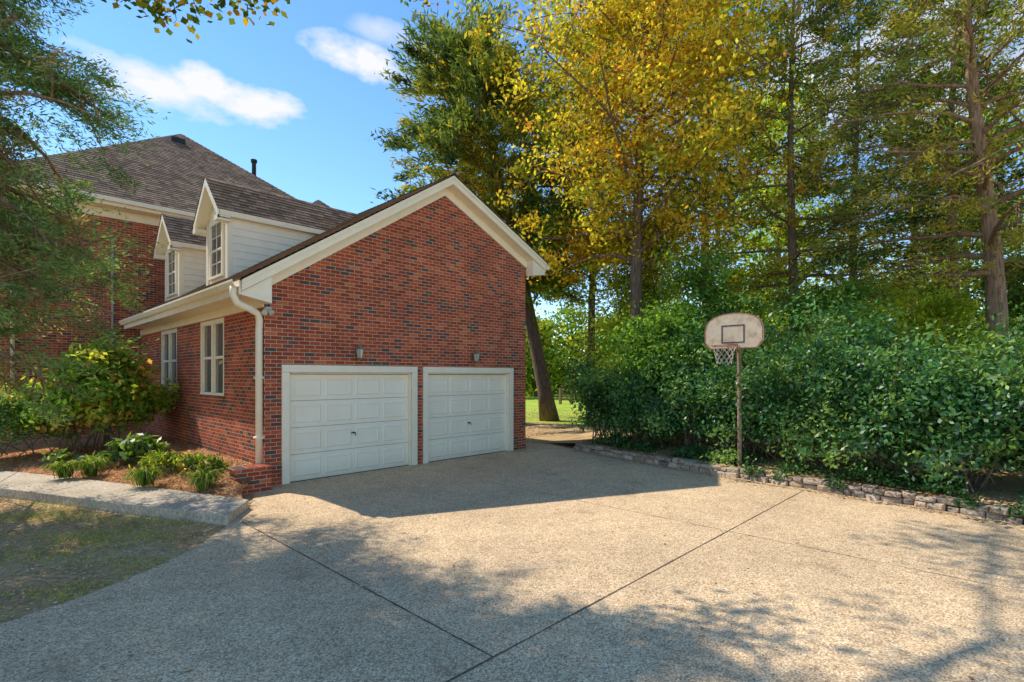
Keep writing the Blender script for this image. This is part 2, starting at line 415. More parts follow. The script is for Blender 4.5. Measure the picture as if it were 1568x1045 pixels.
# ---------------------------------------------------------------- shrubs
def shrub(name, c, rad, nc, nl, sig, L, W, pal, mat=None, stems=10, lumpy=.25, nspread=.7, br=1.3, zc=.95):
    root = empty(name); c = np.array(c, float); rad = np.array(rad, float); mb = MB()
    D = norm(rng.normal(size=(nc, 3))); D[:, 2] = np.where(D[:, 2] < -.35, -D[:, 2], D[:, 2])
    k1 = rng.uniform(2, 4, 3); ph = rng.uniform(0, 6, 3)
    lump = 1+lumpy*(np.sin(D[:, 0]*k1[0]*2+ph[0])*np.sin(D[:, 1]*k1[1]*2+ph[1])+.7*np.sin(D[:, 2]*6+ph[2]))
    rr = rng.uniform(.5, 1.12, nc)
    CC = c+np.array([0, 0, rad[2]*zc])+D*rad*(rr*lump)[:, None]
    CC[:, 2] = np.maximum(CC[:, 2], c[2]+.10)
    for k in range(stems):
        e = CC[rng.integers(0, nc)]; b = c+np.array([rng.normal(0, rad[0]*.3), rng.normal(0, rad[1]*.3), 0])
        mb.tube([b, b*.5+e*.5+np.array([0,0,.15]), e], [.018, .012, .004], 4, False)
    mb.obj('stems', BARK, root)
    idx = np.repeat(np.arange(nc), (nl*rng.uniform(.35, 1.6, nc)).astype(int)); n = len(idx)
    P = CC[idx]+rng.normal(size=(n, 3))*sig*np.array([1, 1, .7])
    P[:, 2] = np.maximum(P[:, 2], c[2]+.03)
    V = leafquads(P, L, W, nrm=D[idx]*.6+np.array([0, 0, .8]), nspread=nspread)
    pa = np.array(pal); C = pa[rng.integers(0, len(pal), nc)][idx]*rng.uniform(.55, 1.45, n)[:, None]*br
    quads_obj('leaves', V, C, mat or SHRUBL, root)
    return root
HS = [(.024,.08,.026),(.034,.105,.032),(.052,.145,.04),(.08,.185,.05),(.14,.23,.05)]
wallpts = [(8.0,-1.0),(7.42,-3.4),(6.98,-5.67),(6.80,-7.13),(6.60,-8.78),(6.35,-10.0),(6.0,-12.),(5.5,-15.)]
def wall_u(v):
    for (u0, v0), (u1, v1) in zip(wallpts, wallpts[1:]):
        if v1 <= v <= v0: return u0+(u1-u0)*(v-v0)/(v1-v0)
    return 8.0 if v > -1 else 5.5
vv = -1.55; i = 0
while vv > -14.5:
    w = wall_u(vv)
    h = (1.05, .92, 1.22, 1.02, 1.3)[i % 5]*rng.uniform(.94, 1.06)
    shrub('honeysuckle_shrub', (w+1.3+rng.uniform(-.25, .4), vv, .18), (rng.uniform(.85, 1.2), 1.0, h), 230, 52, .17, .105, .056, HS, stems=26, lumpy=.5, nspread=1.1, br=1.5, zc=.85)
    shrub('privet_shrub', (w+3.2+rng.uniform(-.2, .4), vv-.3, .3), (1.3, 1.2, h*rng.uniform(1.05, 1.3)), 130, 42, .24, .11, .06, (HS+GRN) if i % 3 else GRN+LIME[:2], stems=10, lumpy=.45, br=1.6)
    vv -= rng.uniform(1.15, 1.45); i += 1
def shoots():
    mb = MB(); PP = []
    for k in range(90):
        v = rng.uniform(-14, -1.4); w = wall_u(v)+rng.uniform(.5, 2.6); z0 = rng.uniform(.9, 2.0)
        d = np.array([rng.normal(-.35, .5), rng.normal(0, .5), rng.uniform(.5, 1.2)]); d /= np.linalg.norm(d); L = rng.uniform(.5, 1.2)
        p = np.array([w, v, z0]); pts = [p]
        for q in range(6):
            d = d+np.array([0, 0, -.16]); d /= np.linalg.norm(d); p = p+d*L/6; pts.append(p)
            for e in range(7): PP.append(p+rng.normal(0, .05, 3))
        mb.tube(pts, [.008, .007, .006, .005, .004, .003, .003], 3, False)
    root = empty('bramble_vine'); mb.obj('canes', BARK, root); P = np.array(PP); n = len(P)
    quads_obj('leaves', leafquads(P, .10, .055, nrm=np.array([0,0,1.]), nspread=.9), np.array(HS)[rng.integers(1, 5, n)]*rng.uniform(.9, 1.8, n)[:, None], SHRUBL, root)
shoots()
def ivy():
    n = 26000; v = rng.uniform(-15, -1.2, n); w = np.array([wall_u(a) for a in v])
    k = np.sin(v*2.1)+np.sin(v*5.3)
    P = np.stack([w+.22+np.abs(rng.normal(0, .5, n)), v, .18+np.abs(rng.normal(0, .1, n))+.05*k.clip(0)], 1)
    keep = (k+rng.normal(0, 1., n)) > .4; P = P[keep]
    s = rng.uniform(-14, -4, 12); m = 50
    vs = np.repeat(s, m)+rng.normal(0, .1, 12*m); t = rng.random(12*m)
    Pw = np.stack([np.array([wall_u(a) for a in vs])+.12-.16*t-.02, vs, .22-.12*t**2+rng.normal(0,.02,12*m)], 1)
    P = np.concatenate([P, Pw]); n = len(P)
    C = np.array(HS)[rng.integers(0, 5, n)]*rng.uniform(.8, 1.7, n)[:, None]
    quads_obj('ivy_ground_cover', leafquads(P, .075, .055, nrm=np.array([0,0,1.]), nspread=.6), C, SHRUBL)
ivy()

# bed shrubs (left)
HY = [(.08,.15,.025),(.13,.20,.03),(.19,.25,.035),(.06,.12,.02),(.26,.26,.05),(.26,.17,.04),(.10,.17,.03)]
u, v = site(148, 12.5); shrub('hydrangea_bush', (u, v, .3), (1.15, 1.0, 1.15), 330, 38, .16, .16, .10, HY, LEAF, 26, .3, .9, 2.2, .88)
u, v = site(12, 11.8); shrub('boxwood_bush', (u, v, .25), (1.1, .95, .78), 240, 60, .12, .08, .045, GRN+LIME[:1], SHRUBL, 10, .15, .7, 2.0, .88)
u, v = site(212, 10.9); shrub('hosta_plant', (u, v, .3), (.42, .38, .2), 46, 14, .1, .2, .09, GRN+LIME[:1], SHRUBL, 6, br=1.6)
u, v = site(150, 10.5); shrub('hosta_plant', (u, v, .27), (.26, .26, .08), 18, 9, .07, .16, .08, GRN+LIME, SHRUBL, 4, br=1.6)
u, v = site(92, 10.9); shrub('hosta_plant', (u, v, .27), (.22, .22, .08), 14, 9, .07, .16, .08, LIME+[(.45,.22,.08)], SHRUBL, 4, br=1.5)
for px, d, r in ((258, 9.9, .28), (296, 9.7, .26), (325, 9.6, .2), (236,10.1,.2)):
    u, v = site(px, d); shrub('flowering_perennial', (u, v, .26), (r, r, r*.6), 46, 13, .07, .085, .04, LIME+GRN+[(.42,.34,.16)], LEAF, 10, br=1.4)
def tuft(name, c, n, Lb, pal, spread=.14):
    a = rng.uniform(0, 6.28, n); r = np.abs(rng.normal(0, spread, n))
    base = np.stack([c[0]+r*np.cos(a)*.5, c[1]+r*np.sin(a)*.5, np.full(n, c[2])], 1)
    out = np.stack([np.cos(a), np.sin(a), np.zeros(n)], 1); l = (Lb*rng.uniform(.6, 1.2, n))[:, None]
    up = np.array([0, 0, 1.]); side = np.cross(out, up)*.008
    k = rng.uniform(.3, .9, n)[:, None]
    p1 = base+up*l*.55+out*l*.25*k; p2 = base+up*l*.62+out*l*.62*k; p3 = base+up*l*(.35)+out*l*.95*k
    Q = np.concatenate([np.stack([base-side, base+side, p1+side, p1-side], 1), np.stack([p1-side, p1+side, p2+side, p2-side], 1), np.stack([p2-side, p2+side, p3+side*.2, p3-side*.2], 1)])
    pa = np.array(pal); C = pa[rng.integers(0, len(pal), n)]*rng.uniform(1., 1.9, n)[:, None]
    quads_obj(name, Q, np.concatenate([C, C, C]), LEAF)
for px, d in ((100, 9.7), (222, 9.0), (312, 8.75), (140, 9.9)):
    u, v = site(px, d); tuft('liriope_plant', (u, v, .17), 240, .40, GRN+LIME[:3]+[(.40,.34,.16)], .14)

# ---------------------------------------------------------------- GROUND
GROUND = mat_ground('leaf_litter_soil', [(.3, (.30, .19, .095)), (.45, (.50, .33, .165)), (.6, (.60, .42, .22)), (.74, (.30, .31, .08))], 1.1)
mb = MB(); n = 300
mb.face([(-n,-n,-.012),(n,-n,-.012),(n,n,-.012),(-n,n,-.012)]); mb.obj('ground', GROUND)
LAWN = mat_ground('lawn_grass', [(.3, (.24, .34, .04)), (.5, (.37, .47, .055)), (.7, (.52, .55, .09))], .6)
mb = MB()
pts = [site(700, 24), site(830, 23), site(900, 21.5), site(1000, 26), site(1150, 40), site(1400, 60), site(1400, 100), site(500, 100), site(520, 40)]
mb.face([(a, b, -.004) for a, b in reversed(pts)]); mb.obj('back_lawn', LAWN)

drv = [(-.25,-.25),(-.75,-1.42),(-1.3,-2.15),(-1.85,-2.85),(-2.36,-3.3),(-2.95,-3.65),(-3.6,-3.92),(-4.6,-4.2),(-6,-4.55),(-12,-5.2),(-30,-6),(-30,-30),(3,-40),(5,-20),(5.5,-15.),(6.0,-12),(6.35,-10),(6.6,-8.78),(6.8,-7.13),(6.98,-5.67),(7.42,-3.4),(8.0,-1.0),(8.3,.5),(7.4,1.6),(3,1.6),(.1,.3)]
mb = MB(); mb.face([(a, b, 0.0) for a, b in reversed(drv)])
dw = mb.obj('driveway', DRIVE)
if dw.data.polygons[0].normal.z < 0: dw.data.flip_normals()
JOINT = simple('joint_filler', (.17, .12, .075), .95, .3, 30)
mb = MB()
def joint(a, b, w=.007):
    a = Vector((*a, .004)); b = Vector((*b, .004)); d = (b-a).normalized(); s = Vector((-d.y, d.x, 0))
    K = 40
    for k in range(K):
        p, q = a.lerp(b, k/K), a.lerp(b, (k+1)/K); w0 = w*(1+.35*math.sin(k*1.7)); w1 = w*(1+.35*math.sin((k+1)*1.7))
        mb.face([p-s*w0, q-s*w1, q+s*w1, p+s*w0])
joint((-1.1,-2.1), (-1.1,-7.19)); joint((-9,-7.2), (6.7,-7.2)); joint((3.2,-.05), (3.2,-7.19), .004); joint((3.2,-7.21), (3.2,-18), .004)
mb.obj('driveway_joints', JOINT)

# walk
wl = [(-1.3,-2.15),(-1.75,-1.2),(-2.3,0.),(-2.9,1.4),(-3.5,2.75),(-4.6,4.6),(-6.6,6.6),(-9,8)]
wr = [(-.76,-1.40),(-1.0,-.75),(-1.5,.55),(-2.15,2.2),(-3.1,4.4),(-4.1,6.0),(-6.0,8.0),(-8.6,9.4)]
mb = MB()
for k in range(len(wl)-1):
    a, b, c, d = wl[k], wr[k], wr[k+1], wl[k+1]
    g = .006
    def L2(p, q, t): return (p[0]*(1-t)+q[0]*t, p[1]*(1-t)+q[1]*t)
    d2, c2 = L2(a, d, 1-g), L2(b, c, 1-g)
    mb.hexa([(*a,-.05),(*b,-.05),(*c2,-.05),(*d2,-.05),(*a,.14),(*b,.14),(*c2,.14),(*d2,.14)])
mb.obj('front_walk', CONC, bevel=.012)

# planting bed
MULCH = mat_ground('pine_straw', [(.3, (.40, .17, .065)), (.5, (.62, .29, .125)), (.7, (.76, .42, .19))], 3.)
inner = [(-.62,-.36),(-.03,-.05),(-.03,1.4),(-.03,3.2),(-.03,5.2),(-.03,7.2),(-.03,9.0),(-.03,9.95)]
mb = MB(); NB = 8; rows = []
for k in range(len(wr)):
    r = []
    for j in range(NB+1):
        t = j/NB; a, b = wr[k], inner[k]
        z = .10+.26*t**.8+rng.uniform(-.015, .02)*(0 < j < NB)
        if k == 0: z = .06+.05*t
        r.append((a[0]*(1-t)+b[0]*t, a[1]*(1-t)+b[1]*t, z))
    rows.append(r)
for k in range(len(rows)-1):
    for j in range(NB): mb.face([rows[k][j], rows[k][j+1], rows[k+1][j+1], rows[k+1][j]])
bed = mb.obj('planting_bed', MULCH, smooth=True)
def bedpt(n):
    kk = rng.uniform(.6, 6.5, n); jj = rng.uniform(0.02, 1, n); R = np.array(rows)
    k = kk.astype(int); f = (kk-k)[:, None]; j = (jj*NB*.999).astype(int); g = (jj*NB*.999-j)[:, None]
    return (R[k, j]*(1-f)*(1-g)+R[k+1, j]*f*(1-g)+R[k, j+1]*(1-f)*g+R[k+1, j+1]*f*g)
P = bedpt(46000); P[:, 2] += rng.uniform(.0, .03, len(P))
st = np.array([(.68,.31,.12),(.82,.47,.21),(.52,.23,.10),(.86,.57,.31),(.38,.19,.10)])
dirs = norm(rng.normal(size=(len(P), 3))*np.array([1,1,.18]))
quads_obj('pine_straw_mulch', leafquads(P, .13, .010, dirs=dirs, dspread=.05, nrm=np.array([0,0,1.]), nspread=.2), st[rng.integers(0, 5, len(P))]*rng.uniform(.7, 1.15, len(P))[:, None], LITTER)

# bank behind the stone wall
mb = MB()
for (a, b), (c, d) in zip(wallpts, wallpts[1:]):
    mb.face([(a+.12,b,.155),(c+.12,d,.155),(c+3,d,.30),(a+3,b,.30)]); mb.face([(a+3,b,.30),(c+3,d,.30),(c+14,d,.1),(a+14,b,.1)])
mb.face([(8.12,-1,.155),(11,-1,.3),(12,1.5,-.02),(8.6,.6,-.02)]); mb.face([(11,-1,.3),(22,-1,.1),(22,1.5,-.02),(12,1.5,-.02)])
mb.obj('planting_bank', GROUND)

def in_poly(P, poly):
    x, y = P[:, 0], P[:, 1]; r = np.zeros(len(P), bool); m = len(poly); j = m-1
    for i in range(m):
        xi, yi = poly[i]; xj, yj = poly[j]
        c = ((yi > y) != (yj > y)) & (x < (xj-xi)*(y-yi)/(yj-yi+1e-12)+xi); r ^= c; j = i
    return r
yard = [(-1.35,-2.25),(-1.9,-2.9),(-2.4,-3.35),(-3.,-3.7),(-3.65,-3.97),(-4.7,-4.25),(-6,-4.6),(-12,-5.3),(-14,8)]+[(a-.05,b) for a, b in reversed(wl)]
n = 130000; P = np.stack([rng.uniform(-10, -1.2, n), rng.uniform(-5, 6, n), np.zeros(n)], 1); P = P[in_poly(P, yard)]
den = np.sin(P[:,0]*2.3+1)+np.sin(P[:,1]*2.9)+np.sin(P[:,0]*6+P[:,1]*5)+rng.normal(0, 1.0, len(P)); P = P[den > .8]
dirs = norm(rng.normal(size=(len(P), 3))*np.array([.6,.6,.2])+np.array([0,0,.6])); P[:, 2] = .015
pal = np.array([(.30,.42,.07),(.42,.50,.09),(.54,.50,.16),(.56,.44,.20),(.24,.34,.06)])
quads_obj('yard_grass', leafquads(P, .06, .007, dirs=dirs, dspread=.1), pal[rng.integers(0,5,len(P))]*rng.uniform(.7,1.3,len(P))[:,None], LEAF)
def litter(name, P, L=.06):
    pal = np.array([(.50,.28,.12),(.66,.42,.19),(.38,.21,.10),(.76,.58,.30),(.64,.48,.32),(.62,.29,.12)])
    P = P.copy(); P[:, 2] += rng.uniform(.004, .012, len(P))
    quads_obj(name, leafquads(P, L, L*.65, dirs=norm(rng.normal(size=(len(P),3))*np.array([1,1,.1])), dspread=.05, nrm=np.array([0,0,1.]), nspread=.25), pal[rng.integers(0,6,len(P))]*rng.uniform(.6,1.25,len(P))[:,None], LITTER)
n = 30000; P = np.stack([rng.uniform(-10, -1.2, n), rng.uniform(-5, 6, n), np.zeros(n)], 1); litter('fallen_leaves_yard', P[in_poly(P, yard)], .036)
n = 240; P = np.stack([rng.uniform(-6, 7, n), rng.uniform(-10, 0, n), np.zeros(n)], 1); P2 = np.stack([rng.uniform(-.2, 7, 160), -np.abs(rng.normal(0, .12, 160))-.05, np.zeros(160)], 1); P = np.concatenate([P, P2]); litter('fallen_leaves_driveway', P[in_poly(P, drv)], .045)
n = 9000; vv_ = rng.uniform(-14, -1, n); P = np.stack([np.array([wall_u(a) for a in vv_])+.15+np.abs(rng.normal(0, .5, n)), vv_, np.full(n, .175)], 1); litter('fallen_leaves_bank', P, .06)
n = 1800; vv_ = rng.uniform(-12, -1, n); P = np.stack([np.array([wall_u(a) for a in vv_])-.10-np.abs(rng.normal(0, .09, n)), vv_, np.full(n, .0)], 1); litter('fallen_leaves_wall_foot', P, .04)
n = 6000; P = np.stack([rng.uniform(7, 20, n), rng.uniform(1.5, 13, n), np.zeros(n)], 1); litter('fallen_leaves_woodland', P, .09)
P = bedpt(900); P[:, 2] += .02; litter('fallen_leaves_bed', P, .06)

# ---------------------------------------------------------------- stone retaining wall
STONE = N('wall_block'); p_ = STONE.pos()
oi = STONE.n('ShaderNodeAttribute', attribute_name='Col').outputs['Color']
nn = STONE.noise(p_, 25, 5)
STONE = STONE.bsdf(STONE.mix(1., oi, STONE.ramp(nn, [(.3, (.55,.54,.52)), (.7, (1.25,1.23,1.2))]), 'MULTIPLY'), .95, nn, 1., .02, .1)
Q = []; QC = []
for course in range(2):
    for si, (a, b) in enumerate(zip(wallpts, wallpts[1:])):
        A = Vector((*a, 0)); B = Vector((*b, 0)); ln = (B-A).length; d = (B-A)/ln; nrm = Vector((-d.y, d.x, 0))
        if nrm.x < 0: nrm = -nrm
        k = max(3, round(ln/.22)); cuts = [0]+[ (q+rng.uniform(-.3, .3)+(.3 if course else 0))/k*ln for q in range(1, k)]+[ln]
        for s0, s1 in zip(cuts, cuts[1:]):
            if s1-s0 < .03: continue
            p0 = A+d*(s0+.004); p1 = A+d*(s1-.004)
            j = rng.uniform(-.04, .03); z0 = .085*course+(-.03 if course == 0 else .003); z1 = .085*(course+1)+rng.uniform(-.018,.024)
            f0 = j+.02*course; bk = .26; J = lambda q: Vector(rng.uniform(-q, q, 3))
            tw = rng.uniform(-.025, .025)
            bot = [p0+nrm*(f0+.02+tw)+Vector((0,0,z0)), p1+nrm*(f0+.02-tw)+Vector((0,0,z0)), p1+nrm*bk+Vector((0,0,z0)), p0+nrm*bk+Vector((0,0,z0))]
            topv = [v_+Vector((0,0,z1-z0))+J(.012) for v_ in bot]
            c = bot+topv
            for f in ((4,5,6,7),(1,2,6,5),(2,3,7,6),(3,0,4,7)):
                Q.append([tuple(c[i]) for i in f])
            m = d*.022
            fr = [p0+nrm*(f0+tw-.01)+m+Vector((0,0,z0+.014))+J(.010), p1+nrm*(f0-tw-.01)-m+Vector((0,0,z0+.014))+J(.010), p1+nrm*(f0-tw-.005)-m+Vector((0,0,z1-.02))+J(.010), p0+nrm*(f0+tw-.005)+m+Vector((0,0,z1-.02))+J(.010)]
            mid = (fr[0]+fr[1]+fr[2]+fr[3])/4-nrm*.012+J(.014)
            bkq = [c[0], c[1], c[5], c[4]]
            for e in range(4):
                Q.append([tuple(x) for x in (bkq[e], bkq[(e+1)%4], fr[(e+1)%4], fr[e])])
                h_ = (fr[e]+fr[(e+1)%4])/2
                g_ = (fr[e]+fr[(e-1)%4])/2
                Q.append([tuple(x) for x in (fr[e], h_, mid, g_)])
            col = np.array([(.56,.45,.33),(.62,.51,.39),(.45,.36,.27),(.58,.43,.30),(.36,.29,.23)][rng.integers(0,5)])*rng.uniform(.75,1.12)
            QC += [col]*12
quads_obj('stone_retaining_wall', np.array(Q), np.array(QC), STONE)

# ---------------------------------------------------------------- HOUSE
house = empty('brick_house')
PU, PZ = 4.2, 6.8; LU, LZ = -.5, 3.72; RU, RZ = 7.6, 5.25
kl = (PZ-LZ)/(PU-LU); kr = (PZ-RZ)/(RU-PU)
def rz(u): return LZ+kl*(u-LU) if u <= PU else PZ-kr*(u-PU)
GW = 7.1
def grid_wall(mb, axis, c, a0, a1, z0, z1, holes, depth, flip=False):
    A = sorted({a0, a1, *[h[0] for h in holes], *[h[1] for h in holes]}); Z = sorted({z0, z1, *[h[2] for h in holes], *[h[3] for h in holes]})
    def P(a, z, o=0): return (a, c+o, z) if axis == 'x' else (c+o, a, z)
    for i in range(len(A)-1):
        for j in range(len(Z)-1):
            am = (A[i]+A[i+1])/2; zm = (Z[j]+Z[j+1])/2
            if any(h[0] < am < h[1] and h[2] < zm < h[3] for h in holes): continue
            mb.face([P(A[i],Z[j]), P(A[i+1],Z[j]), P(A[i+1],Z[j+1]), P(A[i],Z[j+1])])
    for h in holes:
        q = [(h[0],h[2]),(h[1],h[2]),(h[1],h[3]),(h[0],h[3])]
        for k in range(4):
            a, b = q[k], q[(k+1)%4]
            mb.face([P(*a), P(*b), P(*b, depth), P(*a, depth)])
mb = MB()
D1 = (.45, 3.25, -.05, 2.12); D2 = (3.70, 6.44, -.05, 2.12)
grid_wall(mb, 'x', 0, 0, GW, -.05, 3.3, [D1, D2], .16)
mb.face([(0,0,3.3),(GW,0,3.3),(GW,0,rz(GW)-.15),(PU,0,PZ-.15),(0,0,rz(0)-.15)])
W1 = (2.2, 3.86, 1.62, 3.30); W2 = (5.87, 7.5, 1.62, 3.30)
grid_wall(mb, 'y', 0, 0, 10, -.05, 3.62, [W1, W2], .1)
mb.face([(GW,0,-.05),(GW,10,-.05),(GW,10,rz(GW)-.1),(GW,0,rz(GW)-.1)])
mb.obj('garage_walls', BRICK, house)
mb = MB(); mb.box((-.62,-.36,-.05),(-.012,-.10,.40)); mb.box((-.64,-.38,.40),(-.012,-.08,.455))
mb.obj('brick_cheek_wall', BRICK, house)
mb = MB()
for w in (W1, W2): mb.hexa([(-.05,w[0]-.06,w[2]-.09),(.0,w[0]-.06,w[2]-.09),(.0,w[1]+.06,w[2]-.09),(-.05,w[1]+.06,w[2]-.09),(-.05,w[0]-.06,w[2]-.03),(.06,w[0]-.06,w[2]-.003),(.06,w[1]+.06,w[2]-.003),(-.05,w[1]+.06,w[2]-.03)])
mb.obj('window_sills', BRICK, house)
mb = MB(); MU0, MU1, MV0, MV1 = -3.2, 8.2, 10., 21.
mb.face([(MU0,MV0,-.05),(MU1,MV0,-.05),(MU1,MV0,7.15),(MU0,MV0,7.15)]); mb.face([(MU0,MV1,-.05),(MU0,MV0,-.05),(MU0,MV0,7.15),(MU0,MV1,7.15)])
mb.face([(MU1,MV0,-.05),(MU1,MV1,-.05),(MU1,MV1,7.15),(MU1,MV0,7.15)]); mb.face([(MU1,MV1,-.05),(MU0,MV1,-.05),(MU0,MV1,7.15),(MU1,MV1,7.15)])
mb.box((MU0-7,12.5,-.05),(MU0-.003,20,6.2))
mb.obj('main_walls', BRICK, house)
mb = MB()
for w, y0 in (((.31,3.39),0),((3.56,6.58),0)):
    mb.box((w[0],-.035,0.005),(w[0]+.14,.02,2.12)); mb.box((w[1]-.14,-.035,0.005),(w[1],.02,2.12)); mb.box((w[0],-.037,2.122),(w[1],.02,2.262))
    mb.box((w[0]+.142,.0,.005),(w[0]+.165,.15,2.10)); mb.box((w[1]-.165,.0,.005),(w[1]-.142,.15,2.10)); mb.box((w[0]+.166,.0,2.095),(w[1]-.166,.15,2.118))
def rake(mb, v0, v1, top, bot, ua, ub):
    mb.prism_y([(ua,rz(ua)-bot),(ub,rz(ub)-bot),(ub,rz(ub)-top),(ua,rz(ua)-top)], v0, v1)
for ua, ub in ((LU,PU),(PU,RU)):
    rake(mb, -.34, -.30, .01, .20, ua, ub)
    rake(mb, -.365, -.341, .005, .075, ua, ub)
    rake(mb, -.299, -.03, .19, .205, ua, ub)
    rake(mb, -.045, -.002, .206, .40, max(ua, -.02), min(ub, GW+.02))
mb.prism_y([(LU+.004,3.46),(.02,3.36),(.02,rz(.02)-.21),(LU+.004,rz(LU)-.21)], -.295, -.048)
mb.prism_y([(GW-.02,4.84),(RU-.004,4.92),(RU-.004,rz(RU)-.21),(GW-.02,rz(GW)-.21)], -.295, -.048)
mb.box((LU,-.04,3.50),(-.003,9.5,3.52)); mb.box((LU-.03,-.298,3.46),(LU,9.5,3.70)); mb.box((-.03,.0,3.32),(-.003,9.99,3.498))
mb.box((RU,-.298,5.0),(RU+.03,10,5.22)); mb.box((GW+.003,-.04,5.02),(RU,10,5.04))
E = 7.4
mb.box((MU0-.5,9.48,E-.26),(MU1+.5,9.52,E-.02)); mb.box((MU0-.5,9.525,E-.25),(MU1+.5,9.97,E-.23)); mb.box((MU0-.02,9.955,E-.52),(MU1+.02,9.997,E-.253))
mb.box((MU0-.54,9.48,E-.26),(MU0-.502,21.5,E-.02)); mb.box((MU0-.5,9.98,E-.25),(MU0-.005,21.5,E-.23))
mb.obj('trim_boards', CREAM, house, bevel=.006)
mb = MB()
def gutter_y(x, y0, y1, z):
    pr = [(x,z-.12),(x,z),(x-.012,z),(x-.012,z-.108),(x-.07,z-.108),(x-.115,z-.03),(x-.115,z-.0),(x-.13,z+.0),(x-.13,z-.035),(x-.08,z-.12)]
    mb.prism_y(pr, y0, y1)
gutter_y(LU-.034, -.33, 9.46, 3.70)
mb.box((MU0-.56,9.36,E-.16),(MU1+.5,9.476,E-.03))
mb.box((RU+.034,-.34,5.08),(RU+.15,10,5.20))
mb.obj('gutters', CREAM, house, bevel=.004)
mb = MB()
mb.tube([(LU-.09,-.2,3.60),(LU-.10,-.2,3.46),(LU-.04,-.19,3.33),(-.30,-.14,3.24),(-.13,-.05,3.18),(-.085,.0,3.06),(-.08,.04,2.9),(-.08,.04,.42)], .062, 8)
mb.tube([(MU0+.25,9.4,7.2),(MU0+.25,9.4,7.0),(MU0+.25,9.92,6.7),(MU0+.25,9.92,.4)], .055, 6)
for z in (.9, 2.0): mb.box((-.15,-.02,z),(-.004,.12,z+.04))
mb.obj('downspouts', CREAM, house, smooth=True)
mb = MB(); mb.tube([(-.74,9.92,6.3),(-.74,9.92,.5)], .035, 6); mb.obj('conduit', simple('grey_pipe', (.4,.4,.38), .5), house)
mb = MB(); mb.tube([(-.08,.04,.44),(-.08,.02,.25),(-.10,-.02,.10),(-.12,-.2,.03)], [.075,.07,.065,.06], 10); mb.box((-.15,-.04,.36),(-.01,.12,.44)); mb.obj('drain_boot', DARK, house)

mb = MB()
def roof(bl, br, trr, tl, course=.145, th=.02):
    bl, br, trr, tl = map(Vector, (bl, br, trr, tl))
    mid = ((tl+trr)/2-(bl+br)/2).length; n = max(1, int(mid/course))
    nrm = (br-bl).cross((tl+trr)/2-(bl+br)/2).normalized()
    if nrm.z < 0: nrm = -nrm
    ax = (br-bl).normalized()
    for i in range(n):
        a0, a1 = bl.lerp(tl, i/n), br.lerp(trr, i/n); b0, b1 = bl.lerp(tl, (i+1)/n), br.lerp(trr, (i+1)/n)
        up, dn = nrm*th, nrm*.003
        f = [(a0+up), (a1+up), (b1+dn), (b0+dn)]
        uv = [((p-bl).dot(ax), i+.1 if k < 2 else i+.9) for k, p in enumerate(f)]
        mb.face(f, uv); mb.face([a0-nrm*.004, a1-nrm*.004, a1+up, a0+up], [((a0-bl).dot(ax), i+.2), ((a1-bl).dot(ax), i+.2)]*2)
roof((LU-.03,10,LZ),(LU-.03,-.39,LZ),(PU,-.39,PZ+.01),(PU,10,PZ+.01))
roof((RU+.03,-.39,RZ),(RU+.03,10,RZ),(PU,10,PZ+.01),(PU,-.39,PZ+.01))
for k in range(60):
    v0 = -.39+k*.175; mb.face([(PU-.13,v0,PZ-.13*kl+.045),(PU,v0,PZ+.055),(PU,v0+.19,PZ+.035),(PU-.13,v0+.19,PZ-.13*kl+.025)],[(k*.3,.1),(k*.3+.1,.1),(k*.3+.1,.3),(k*.3,.3)])
    mb.face([(PU,v0,PZ+.055),(PU+.13,v0,PZ-.13*kr+.045),(PU+.13,v0+.19,PZ-.13*kr+.025),(PU,v0+.19,PZ+.035)],[(k*.3,.1),(k*.3+.1,.1),(k*.3+.1,.3),(k*.3,.3)])
AX, AY, AZ = 2.5, 15.75, 12.4
e0, e1 = (MU0-.55, 9.45, E), (MU1+.55, 9.45, E); e2, e3 = (MU1+.55, 22.05, E), (MU0-.55, 22.05, E); ap = (AX, AY, AZ)
roof(e0, e1, ap, ap, .16); roof(e1, e2, ap, ap, .16); roof(e2, e3, ap, ap, .16); roof(e3, e0, ap, ap, .16)
r = 3.5; cx, cy = 7.75, 14.0; a2 = (cx, cy, 10.45)
q = [(cx-r,cy-r,7.42),(cx+r,cy-r,7.42),(cx+r,cy+r,7.42),(cx-r,cy+r,7.42)]
for k in range(4): roof(q[k], q[(k+1)%4], a2, a2, .16)
roof((MU0-7.4,12.1,6.2),(MU0,12.1,6.2),(MU0,16.2,9.2),(MU0-4,16.2,9.2),.16)

